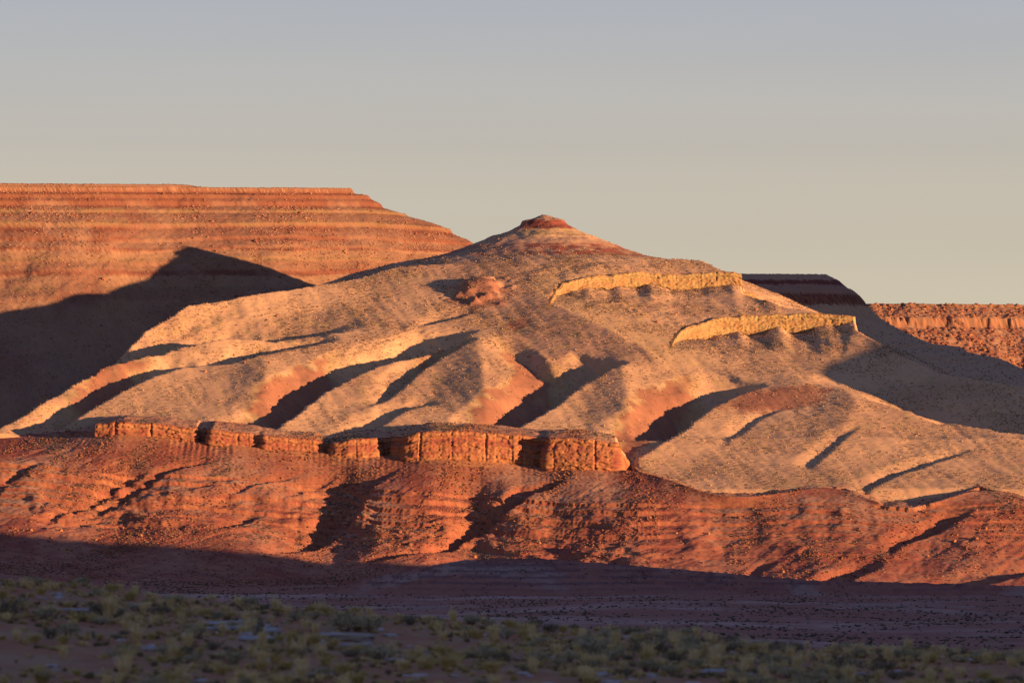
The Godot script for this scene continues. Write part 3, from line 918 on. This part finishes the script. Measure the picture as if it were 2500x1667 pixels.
func scatter(called: String, label: String, key: String, mesh: Mesh, count: int, lo: float, hi: float, col_a: Color, col_b: Color, want: Callable) -> void:
	var v: PackedVector3Array = kept[key][0]
	var nn: PackedVector3Array = kept[key][1]
	var where: Array[Transform3D] = []
	var tint := PackedColorArray()
	var tries := count * 12
	while where.size() < count and tries > 0:
		tries -= 1
		var i := rng.randi() % v.size()
		var p := v[i]
		var d := -p.z
		if absf(p.x) > d * 0.112 + 6.0 or -nn[i].z * p.z + nn[i].y * -p.y + -nn[i].x * p.x < 0.0: continue
		if rng.randf() > want.call(p, nn[i]): continue
		var jit := 2.2 if key == "valley_floor" else 0.6
		p += Vector3(rng.randf_range(-jit, jit), 0, rng.randf_range(-jit, jit))
		var s := lo + (hi - lo) * pow(rng.randf(), 2.2)
		where.append(Transform3D(Basis(Vector3.UP, rng.randf() * TAU).scaled(Vector3(s, s * rng.randf_range(0.7, 1.1), s)), p))
		tint.append(col_a.lerp(col_b, rng.randf()))
	var mm := MultiMesh.new()
	mm.transform_format = MultiMesh.TRANSFORM_3D
	mm.use_colors = true
	mm.mesh = mesh
	mm.instance_count = where.size()
	for i in where.size():
		mm.set_instance_transform(i, where[i])
		mm.set_instance_color(i, tint[i])
	var o := MultiMeshInstance3D.new()
	o.name = called
	o.multimesh = mm
	o.set_meta("kind", "stuff")
	o.set_meta("label", label)
	o.set_meta("category", "rubble" if called.contains("rubble") else "scrub")
	add_child(o, true)
	print(called, " ", where.size(), " ", Time.get_ticks_msec())

func scatter_far() -> void:
	kept.erase("plain")
	var m := rock_material()
	var white := Color(1, 1, 1)
	var bush := bush_far(m)
	var stone := rock_mesh(0.9, m, white)
	var sage_a := Color(0.24, 0.16, 0.09)
	var sage_b := Color(0.38, 0.25, 0.14)
	scatter("hill_scrub", "low dry scrub dotted over the tan hills below the butte", "hills", bush, 110000, 0.22, 0.68, sage_a, sage_b, func(p: Vector3, n: Vector3) -> float:
		return sst(-0.45, 0.35, nA.get_noise_2d(p.x * 2.0, p.z * 2.0)) * (1.0 - 0.75 * sst(0.2, 0.5, hillf.at(p.x, -p.z).y)) * sst(0.55, 0.8, n.y) * (0.35 if p.y > 160.0 else 1.0))
	scatter("hill_rubble", "small stones strewn over the tan hills below the butte", "hills", stone, 14000, 0.18, 0.6, TAN * 0.8, BROWN * 0.7, func(p: Vector3, n: Vector3) -> float:
		return (0.25 + sst(-0.2, 0.4, nA.get_noise_2d(p.x * 1.6 + 90.0, p.z * 1.6))) * sst(0.5, 0.75, n.y))
	scatter("mesa_rubble", "broken stones on the talus ledges of the long mesa", "mesa", stone, 18000, 0.2, 0.75, BROWN * 0.85, RED, func(p: Vector3, n: Vector3) -> float:
		return (0.12 + sst(0.0, 0.35, nA.get_noise_2d(p.x * 1.5 + 77.0, -p.z * 0.5))) * sst(0.4, 0.8, n.y) * (0.35 if p.y < 120.0 else 1.0))
	scatter("mesa_scrub", "sparse dark scrub on the lower slope of the long mesa", "mesa", bush, 12000, 0.35, 0.9, sage_a, sage_b, func(p: Vector3, n: Vector3) -> float:
		return sst(0.7, 0.9, n.y) * (1.0 if p.y < 170.0 else 0.2))
	scatter("talus_rubble", "broken rust red stones on the talus below the red cliff", "red_slopes", stone, 24000, 0.18, 0.75, ORANGE * 0.85, DRED * 0.8, func(p: Vector3, n: Vector3) -> float:
		return (0.1 + sst(0.0, 0.35, nA.get_noise_2d((p.x + p.z * 0.35) * 1.6, p.z * 0.5))) * sst(0.5, 0.8, n.y) * sst(2200.0, 2330.0, -p.z))
	scatter("talus_scrub", "small grey green scrub on the red slopes and the shaded flat", "red_slopes", bush, 22000, 0.3, 0.85, Color(0.11, 0.095, 0.06), Color(0.24, 0.19, 0.12), func(p: Vector3, n: Vector3) -> float:
		return (0.08 + sst(-0.05, 0.35, nA.get_noise_2d(p.x * 1.3 + 400.0, p.z * 0.9))) * sst(0.7, 0.9, n.y))
	scatter("valley_scrub", "dark scrub and pale stones dotted over the shaded valley floor", "valley_floor", bush, 9000, 0.3, 0.9, Color(0.09, 0.085, 0.06), Color(0.3, 0.25, 0.19), func(p: Vector3, n: Vector3) -> float:
		return 0.1 + sst(-0.1, 0.3, nA.get_noise_2d(p.x * 1.3 + 400.0, p.z * 0.9)))
	scatter("distant_scrub", "dark scrub on the distant shaded mesa slope", "distant_mesa", bush, 4000, 0.5, 1.2, sage_a, sage_b, func(p: Vector3, n: Vector3) -> float: return sst(0.7, 0.9, n.y))
	scatter("escarpment_rubble", "boulders on the slope below the far escarpment", "far_escarpment", stone, 5000, 1.0, 4.5, ORANGE, DRED, func(p: Vector3, n: Vector3) -> float: return sst(0.7, 0.9, n.y))

# ---------------------------------------------------------------- foreground plants and stones
var named := {}
func numbered(called: String) -> String:
	named[called] = named.get(called, 0) + 1
	return called if named[called] == 1 else "%s_%03d" % [called, named[called] - 1]

func tag(o: Node, label: String, category: String, group := "") -> void:
	o.set_meta("label", label)
	o.set_meta("category", category)
	if group: o.set_meta("group", group)

func part(called: String, me: Mesh, parent: Node) -> MeshInstance3D:
	var o := MeshInstance3D.new()
	o.name = called
	o.mesh = me
	parent.add_child(o, true)
	return o

func ground_at(px: float, py: float) -> Vector3:   # the point of the foreground slope seen at that pixel
	var best := Vector3(0, 0, -100)
	var err := 1e9
	var d := 76.0
	while d < 131.0:
		var x := wx(px, d)
		var h := fg_h(x, d)
		var e := absf(HY - h / d * F - py)
		if e < err:
			err = e
			best = Vector3(x, h, -d)
		d += 0.5
	return best

func leaf_material(back: Color) -> StandardMaterial3D:
	var m := rock_material(0.9)
	m.backlight_enabled = true
	m.backlight = back.linear_to_srgb()
	m.cull_mode = BaseMaterial3D.CULL_DISABLED
	return m

func twig(v: PackedVector3Array, c: PackedColorArray, a: Vector3, b: Vector3, r: float, col: Color) -> void:
	var dir := (b - a).normalized()
	var s := dir.cross(Vector3(0.3, 0.2, 0.9)).normalized()
	var t := dir.cross(s)
	for k in 3:
		var p := (s * cos(TAU * k / 3.0) + t * sin(TAU * k / 3.0)) * r
		var q := (s * cos(TAU * (k + 1) / 3.0) + t * sin(TAU * (k + 1) / 3.0)) * r
		tri(v, c, a + p, a + q, b + p * 0.4, col)
		tri(v, c, a + q, b + q * 0.4, b + p * 0.4, col)

func make_shrub(called: String, leaves: int, tone_a: Color, tone_b: Color, m: Material, tall: float) -> Node3D:   # one unit wide and about `tall` high
	var root := Node3D.new()
	root.name = called
	var v := PackedVector3Array()
	var c := PackedColorArray()
	var tips: Array[Vector3] = []
	for k in 15:
		var a := rng.randf() * TAU
		var l := sqrt(rng.randf()) * 0.42
		var tip := Vector3(cos(a) * l, tall * rng.randf_range(0.5, 1.0) * (1.0 - l * 0.9), sin(a) * l)
		tips.append(tip)
		twig(v, c, Vector3(cos(a) * 0.04, -0.05, sin(a) * 0.04), tip, 0.016, Color(0.16, 0.12, 0.09))
	part("stem", mesh_of(v, c, rock_material()), root)
	v = PackedVector3Array()
	c = PackedColorArray()
	for k in leaves:
		var t: Vector3 = tips[rng.randi() % tips.size()]
		var p := t * rng.randf_range(0.55, 1.05) + Vector3(rng.randfn(), rng.randfn() * 0.7, rng.randfn()) * 0.075
		var dir := (Vector3(rng.randfn(), rng.randfn() + 1.2, rng.randfn()) * 0.5 + t * 0.6).normalized()
		var sd := dir.cross(Vector3(rng.randfn(), rng.randfn(), rng.randfn())).normalized() * rng.randf_range(0.012, 0.024)
		var e := dir * rng.randf_range(0.05, 0.11)
		var col := tone_a.lerp(tone_b, rng.randf())
		tri(v, c, p - sd, p + sd, p + e, col)
	part("foliage", mesh_of(v, c, m), root)
	return root

func make_grass(called: String, blades: int, tone_a: Color, tone_b: Color, m: Material, tall: float) -> Node3D:
	var root := Node3D.new()
	root.name = called
	for half in 2:
		var v := PackedVector3Array()
		var c := PackedColorArray()
		var n := blades if half == 0 else blades / 7
		for k in n:
			var a := rng.randf() * TAU
			var b := Vector3(cos(a), 0, sin(a)) * rng.randf() * 0.16
			var lean := Vector3(cos(a), 0, sin(a)) * rng.randf_range(0.05, 0.42) + Vector3(rng.randfn(), 0, rng.randfn()) * 0.06
			var hh := tall * rng.randf_range(0.5, 1.0) * (1.0 if half == 0 else 1.12)
			var mid := b + lean * 0.4 + Vector3(0, hh * 0.6, 0)
			var tip := b + lean * 1.05 + Vector3(0, hh, 0)
			var sd := Vector3(-sin(a), 0, cos(a)).rotated(Vector3.UP, rng.randf() * 3.0) * (0.017 if half == 0 else 0.012)
			var col := tone_a.lerp(tone_b, rng.randf())
			tri(v, c, b - sd, b + sd, mid + sd * 0.7, col)
			tri(v, c, b - sd, mid + sd * 0.7, mid - sd * 0.7, col)
			tri(v, c, mid - sd * 0.7, mid + sd * 0.7, tip, col)
			if half == 1: tri(v, c, tip - sd * 2.2, tip + sd * 2.2, tip + Vector3(lean.x * 0.1, 0.08, lean.z * 0.1), col)
		part("blade_tuft" if half == 0 else "seed_stalk", mesh_of(v, c, m), root)
	return root

func place(src: Node3D, p: Vector3, wide: float, high: float, label: String, category: String, group: String) -> Node3D:
	var o: Node3D = src.duplicate()
	o.name = numbered(src.name)
	add_child(o)
	o.position = p
	o.rotation.y = rng.randf() * TAU
	o.scale = Vector3(wide, high, wide)
	tag(o, label, category, group)
	return o

# a flat bed of sandstone: an uneven outline with a worn rim, layered edge and pitted top
func slab_mesh(lx: float, lz: float, th: float, m: Material) -> ArrayMesh:
	var v := PackedVector3Array()
	var c := PackedColorArray()
	var n := 16
	var ring: Array = []
	var base: Array[float] = []
	for k in n: base.append(rng.randf_range(0.72, 1.08))
	for lay in 6:
		var y: float = [-0.1, 0.22, 0.30, 0.62, 0.93, 1.0][lay] * th
		var f: float = [0.95, 1.0, 0.93, 1.02, 0.97, 0.86][lay]
		var rr := PackedVector3Array()
		for k in n:
			var a := TAU * k / n
			var w := base[k] * f * (1.0 + rng.randf_range(-0.05, 0.05))
			rr.append(Vector3(cos(a) * lx * w, y + th * rng.randf_range(-0.05, 0.05), sin(a) * lz * w))
		ring.append(rr)
	for lay in 5:
		var t := Color(0.26, 0.18, 0.13) if lay == 1 else Color(0.37, 0.315, 0.275)
		for k in n:
			var q := t * rng.randf_range(0.85, 1.12)
			tri(v, c, ring[lay][k], ring[lay][(k + 1) % n], ring[lay + 1][k], q)
			tri(v, c, ring[lay][(k + 1) % n], ring[lay + 1][(k + 1) % n], ring[lay + 1][k], q)
	var mid := Vector3(0, th * 1.03, 0)
	for k in n:
		var a: Vector3 = ring[5][k]
		var b: Vector3 = ring[5][(k + 1) % n]
		var am := a.lerp(mid, 0.5) + Vector3(0, th * rng.randf_range(-0.06, 0.06), 0)
		var bm := b.lerp(mid, 0.5) + Vector3(0, th * rng.randf_range(-0.06, 0.06), 0)
		var q := Color(0.40, 0.345, 0.305) * rng.randf_range(0.88, 1.12)
		tri(v, c, a, b, am, q)
		tri(v, c, b, bm, am, q)
		tri(v, c, am, bm, mid, q)
	return mesh_of(v, c, m)

func foreground_things() -> void:
	var lm := leaf_material(Color(0.05, 0.05, 0.03))
	var gm := leaf_material(Color(0.10, 0.085, 0.05))
	var rm := rock_material()
	var sage: Array[Node3D] = []
	var dark: Array[Node3D] = []
	var straw: Array[Node3D] = []
	var olive: Array[Node3D] = []
	for k in 3:
		sage.append(make_shrub("sagebrush", 620, Color(0.33, 0.275, 0.155), Color(0.45, 0.385, 0.22), lm, 0.72))
		dark.append(make_shrub("blackbrush", 560, Color(0.16, 0.125, 0.075), Color(0.24, 0.19, 0.115), lm, 0.68))
		straw.append(make_grass("bunchgrass", 150, Color(0.62, 0.47, 0.21), Color(0.76, 0.60, 0.30), gm, 0.85))
		olive.append(make_grass("rabbitbrush", 170, Color(0.48, 0.36, 0.13), Color(0.60, 0.46, 0.18), gm, 0.75))
	# slabs of sandstone lying in the slope: pixel, half width, half depth, thickness, turn
	var slabs := [
		[545, 1525, 0.62, 0.42, 0.10, 0.1, "flat grey sandstone slab at the upper edge of the larger outcrop"],
		[515, 1536, 0.42, 0.36, 0.09, 0.6, "short grey slab below the upper edge of the larger outcrop"],
		[590, 1540, 0.70, 0.45, 0.16, -0.15, "thick cracked slab in the middle of the larger outcrop"],
		[640, 1548, 0.50, 0.40, 0.15, 0.3, "broken slab beside the dark upright shrub"],
		[625, 1566, 0.44, 0.32, 0.12, 0.0, "lowest slab of the larger outcrop with rust stained edge"],
		[850, 1560, 0.70, 0.42, 0.15, 0.05, "long flat slab overhanging its own shadow under grey shrubs"],
		[870, 1580, 0.42, 0.30, 0.13, 0.4, "small slab tucked under the long flat slab"],
		[185, 1494, 0.46, 0.30, 0.09, 0.2, "thin grey slab among the straw grass high on the slope"],
		[245, 1517, 0.28, 0.22, 0.08, 0.9, "pale flat stone below the dark shrub high on the slope"],
		[370, 1590, 0.26, 0.20, 0.09, 0.3, "pale pitted slab alone on bare red soil"],
		[1760, 1640, 0.40, 0.25, 0.07, 0.2, "flat bluish slab low on the bare slope"],
		[2080, 1648, 0.38, 0.26, 0.08, -0.3, "flat grey slab near the bottom edge beside dark shrubs"],
	]
	for a in slabs:
		var o := MeshInstance3D.new()
		o.name = numbered("sandstone_rock")
		o.mesh = slab_mesh(a[2], a[3], a[4], rm)
		add_child(o)
		o.position = ground_at(a[0], a[1]) - Vector3(0, 0.02, 0)
		o.rotation = Vector3(rng.randf_range(-0.05, 0.09), a[5], rng.randf_range(-0.05, 0.05))
		tag(o, a[6], "rock", "sandstone slabs on the foreground slope")
	# plants the photo lets one pick out: pixel of the foot, width, height
	var some := [
		[dark, 632, 1562, 0.30, 0.75, "dark narrow upright shrub growing beside the cracked slabs", "shrub"],
		[sage, 840, 1541, 0.85, 0.62, "widest grey shrub above the long flat slab", "shrub"],
		[sage, 905, 1543, 0.75, 0.55, "grey shrub at the end of the long flat slab", "shrub"],
		[dark, 245, 1505, 0.55, 0.55, "dark shrub with straw grass leaning against it", "shrub"],
		[straw, 268, 1506, 0.60, 0.55, "pale grass tuft leaning against the dark shrub", "grass"],
		[olive, 712, 1572, 0.32, 0.42, "small yellow green shrub right of the slabs", "shrub"],
		[dark, 20, 1500, 0.80, 0.60, "large dark shrub cut by the picture's edge", "shrub"],
		[dark, 1300, 1538, 0.70, 0.50, "dark shrub on the crest in the middle", "shrub"],
		[sage, 1440, 1598, 0.80, 0.50, "broad grey shrub below the middle crest", "shrub"],
		[dark, 1595, 1600, 1.0, 0.55, "broad dark shrub on bare soil, biggest right of the middle", "shrub"],
		[dark, 1930, 1597, 0.70, 0.45, "dark low shrub with pale grass close behind", "shrub"],
		[dark, 2060, 1640, 1.0, 0.50, "broad dark shrub near the bottom edge", "shrub"],
		[dark, 2150, 1645, 0.80, 0.45, "dark shrub right beside the broad one near the bottom edge", "shrub"],
		[sage, 930, 1612, 0.95, 0.55, "grey shrub below the long flat slab", "shrub"],
		[straw, 1205, 1565, 0.40, 0.45, "bright straw tuft standing alone below the crest", "grass"],
	]
	for a in some:
		place(a[0][rng.randi() % 3], ground_at(a[1], a[2]), a[3] * 1.15, a[4] * 1.2, a[5], a[6], "picked out plants on the foreground slope")
	# the rest, thick along the crest and in drifts below it
	var n := 0
	var tries := 0
	while n < 520 and tries < 16000:
		tries += 1
		var px := rng.randf_range(-140.0, 2640.0)
		var crest := HY - tab(fgx, fgy, px) / 130.0 * F
		var py := crest + 3.0 + pow(rng.randf(), 1.35) * (1690.0 - crest)
		var band := (py - crest) / (1690.0 - crest)
		var p := ground_at(px, py)
		var drift := nA.get_noise_2d(p.x * 9.0, p.z * 4.0)
		if band > 0.12 and rng.randf() > sst(-0.35, 0.3, drift) + 0.12: continue
		var pick := rng.randf()
		var spot := "along the crest of the foreground slope" if band < 0.14 else "on the bare middle of the foreground slope" if band < 0.6 else "low on the foreground slope near the bottom edge"
		var s := rng.randf_range(0.5, 1.0)
		if pick < 0.40:
			place(straw[n % 3], p, 0.42 * s, 0.40 * s * rng.randf_range(0.8, 1.3), "pale straw grass tuft " + spot, "grass", "straw grass tufts " + spot)
		elif pick < 0.64:
			place(olive[n % 3], p, 0.62 * s, 0.38 * s, "yellow olive tuft " + spot, "shrub", "olive tufts " + spot)
		elif pick < 0.90:
			place(sage[n % 3], p, 0.72 * s, 0.5 * s, "grey green sagebrush " + spot, "shrub", "sagebrush " + spot)
		else:
			place(dark[n % 3], p, 0.66 * s, 0.46 * s, "dark shrub " + spot, "shrub", "dark shrubs " + spot)
		n += 1
	var low := MultiMesh.new()
	low.transform_format = MultiMesh.TRANSFORM_3D
	low.use_colors = true
	low.mesh = bush_far(gm)
	var spots: Array[Transform3D] = []
	var tint := PackedColorArray()
	while spots.size() < 4200:
		var d := rng.randf_range(78.0, 131.0)
		var x := rng.randf_range(-1.0, 1.0) * (d * 0.104 + 2.0)
		if rng.randf() > sst(-0.4, 0.3, nA.get_noise_2d(x * 9.0, -d * 4.0) + 0.5 * nB.get_noise_2d(x * 12.0, d * 6.0)): continue
		var s := rng.randf_range(0.05, 0.16)
		spots.append(Transform3D(Basis(Vector3.UP, rng.randf() * TAU).scaled(Vector3(s * 1.3, s, s * 1.3)), Vector3(x, fg_h(x, d), -d)))
		tint.append(Color(0.44, 0.32, 0.14).lerp(Color(0.64, 0.49, 0.23), rng.randf()) if rng.randf() < 0.7 else Color(0.25, 0.20, 0.11))
	low.instance_count = spots.size()
	for i in spots.size():
		low.set_instance_transform(i, spots[i])
		low.set_instance_color(i, tint[i])
	var lo := MultiMeshInstance3D.new()
	lo.name = "dry_ground_cover"
	lo.multimesh = low
	lo.set_meta("kind", "stuff")
	tag(lo, "low dry ground cover between the shrubs of the foreground slope", "ground cover")
	add_child(lo)
	for a in [sage, dark, straw, olive]:
		for o: Node3D in a: o.free()
	# loose stones
	var stones: Array[Mesh] = []
	for k in 4: stones.append(rock_mesh(0.55, rm, Color(0.42, 0.34, 0.29)))
	for k in 140:
		var px := rng.randf_range(-60.0, 2560.0)
		var crest := HY - tab(fgx, fgy, px) / 130.0 * F
		var py := crest + 10.0 + rng.randf() * (1680.0 - crest)
		var o := MeshInstance3D.new()
		o.name = numbered("stone")
		o.mesh = stones[k % 4]
		add_child(o)
		var s := 0.05 + 0.10 * pow(rng.randf(), 2.0)
		o.position = ground_at(px, py) + Vector3(0, s * 0.1, 0)
		o.rotation.y = rng.randf() * TAU
		o.scale = Vector3(s * 1.5, s, s)
		var band := (py - crest) / (1680.0 - crest)
		var spot := "just below the crest of the foreground slope" if band < 0.2 else "on the bare middle of the foreground slope" if band < 0.6 else "low on the foreground slope near the bottom edge"
		var size := "tiny pale pebble " if s < 0.075 else "fist sized pale stone " if s < 0.11 else "larger pale stone "
		tag(o, size + spot, "stone", size + spot)
	# boulders big enough to pick out on the slopes
	var bold: Array[Mesh] = []
	for k in 4: bold.append(rock_mesh(1.1, rm, ORANGE.lerp(DRED, 0.25 * k)))
	for kind in [["red_slopes", 70, "rust red boulder fallen on the talus below the red cliff", "boulders on the red talus", 0.9, 1.9], ["mesa", 28, "tan boulder fallen on the banded slope of the long mesa", "boulders on the mesa slope", 1.0, 2.2], ["hills", 40, "tan boulder lying on the hills below the butte", "boulders on the tan hills", 0.8, 1.5]]:
		var v: PackedVector3Array = kept[kind[0]][0]
		var nn: PackedVector3Array = kept[kind[0]][1]
		var k := 0
		while k < kind[1]:
			var i := rng.randi() % v.size()
			var p := v[i]
			if absf(p.x) > -p.z * 0.1 or nn[i].y < 0.75 or nn[i].z < 0.12: continue
			if kind[0] == "red_slopes" and (p.z > -2300.0 or p.z < -2480.0): continue
			if kind[0] == "mesa" and (p.y < 135.0 or p.x > -30.0 or rng.randf() > 0.3 + sst(-250.0, -150.0, p.x)): continue
			var o := MeshInstance3D.new()
			o.name = numbered("boulder")
			o.mesh = bold[rng.randi() % 4]
			add_child(o)
			var s := lerpf(kind[4], kind[5], pow(rng.randf(), 2.0))
			o.position = p + Vector3(0, s * 0.2, 0)
			o.rotation = Vector3(rng.randf() * 0.4, rng.randf() * TAU, rng.randf() * 0.4)
			o.scale = Vector3(s, s, s) * 0.7
			tag(o, kind[2], "boulder", kind[3])
			k += 1
	print("things ", Time.get_ticks_msec())

func sky_material() -> PanoramaSkyMaterial:
	var w := 2048
	var h := 1024
	var im := Image.create(w, h, false, Image.FORMAT_RGBF)
	var el := PackedFloat32Array([-90, -3, -0.5, 2, 4, 6.2, 9, 14, 25, 50, 90])
	var cs := [Color(0.05, 0.03, 0.025), Color(0.15, 0.11, 0.08), Color(0.66, 0.56, 0.415), Color(0.62, 0.54, 0.40), Color(0.55, 0.505, 0.425), Color(0.425, 0.45, 0.495), Color(0.305, 0.365, 0.485), Color(0.235, 0.305, 0.48), Color(0.15, 0.22, 0.46), Color(0.082, 0.138, 0.42), Color(0.056, 0.102, 0.365)]
	var k := 1.0 / 2.8
	for j in h:
		var e := 90.0 - (j + 0.5) / h * 180.0
		var i := 0
		while i < el.size() - 2 and e > el[i + 1]: i += 1
		var c: Color = cs[i].lerp(cs[i + 1], clampf((e - el[i]) / (el[i + 1] - el[i]), 0.0, 1.0))
		for x in w:
			var a := TAU * x / w
			var t := nA.get_noise_3d(cos(a) * 160.0 + e * 8.0, e * 55.0, sin(a) * 160.0) + 0.5 * nA.get_noise_3d(cos(a) * 420.0 + e * 20.0, e * 120.0 + 300.0, sin(a) * 420.0)
			var q := k * (1.0 + 0.05 * t)
			im.set_pixel(x, j, Color(c.r * q, c.g * q, c.b * q * (1.0 - 0.015 * t)))
	var s := PanoramaSkyMaterial.new()
	s.panorama = ImageTexture.create_from_image(im)
	return s
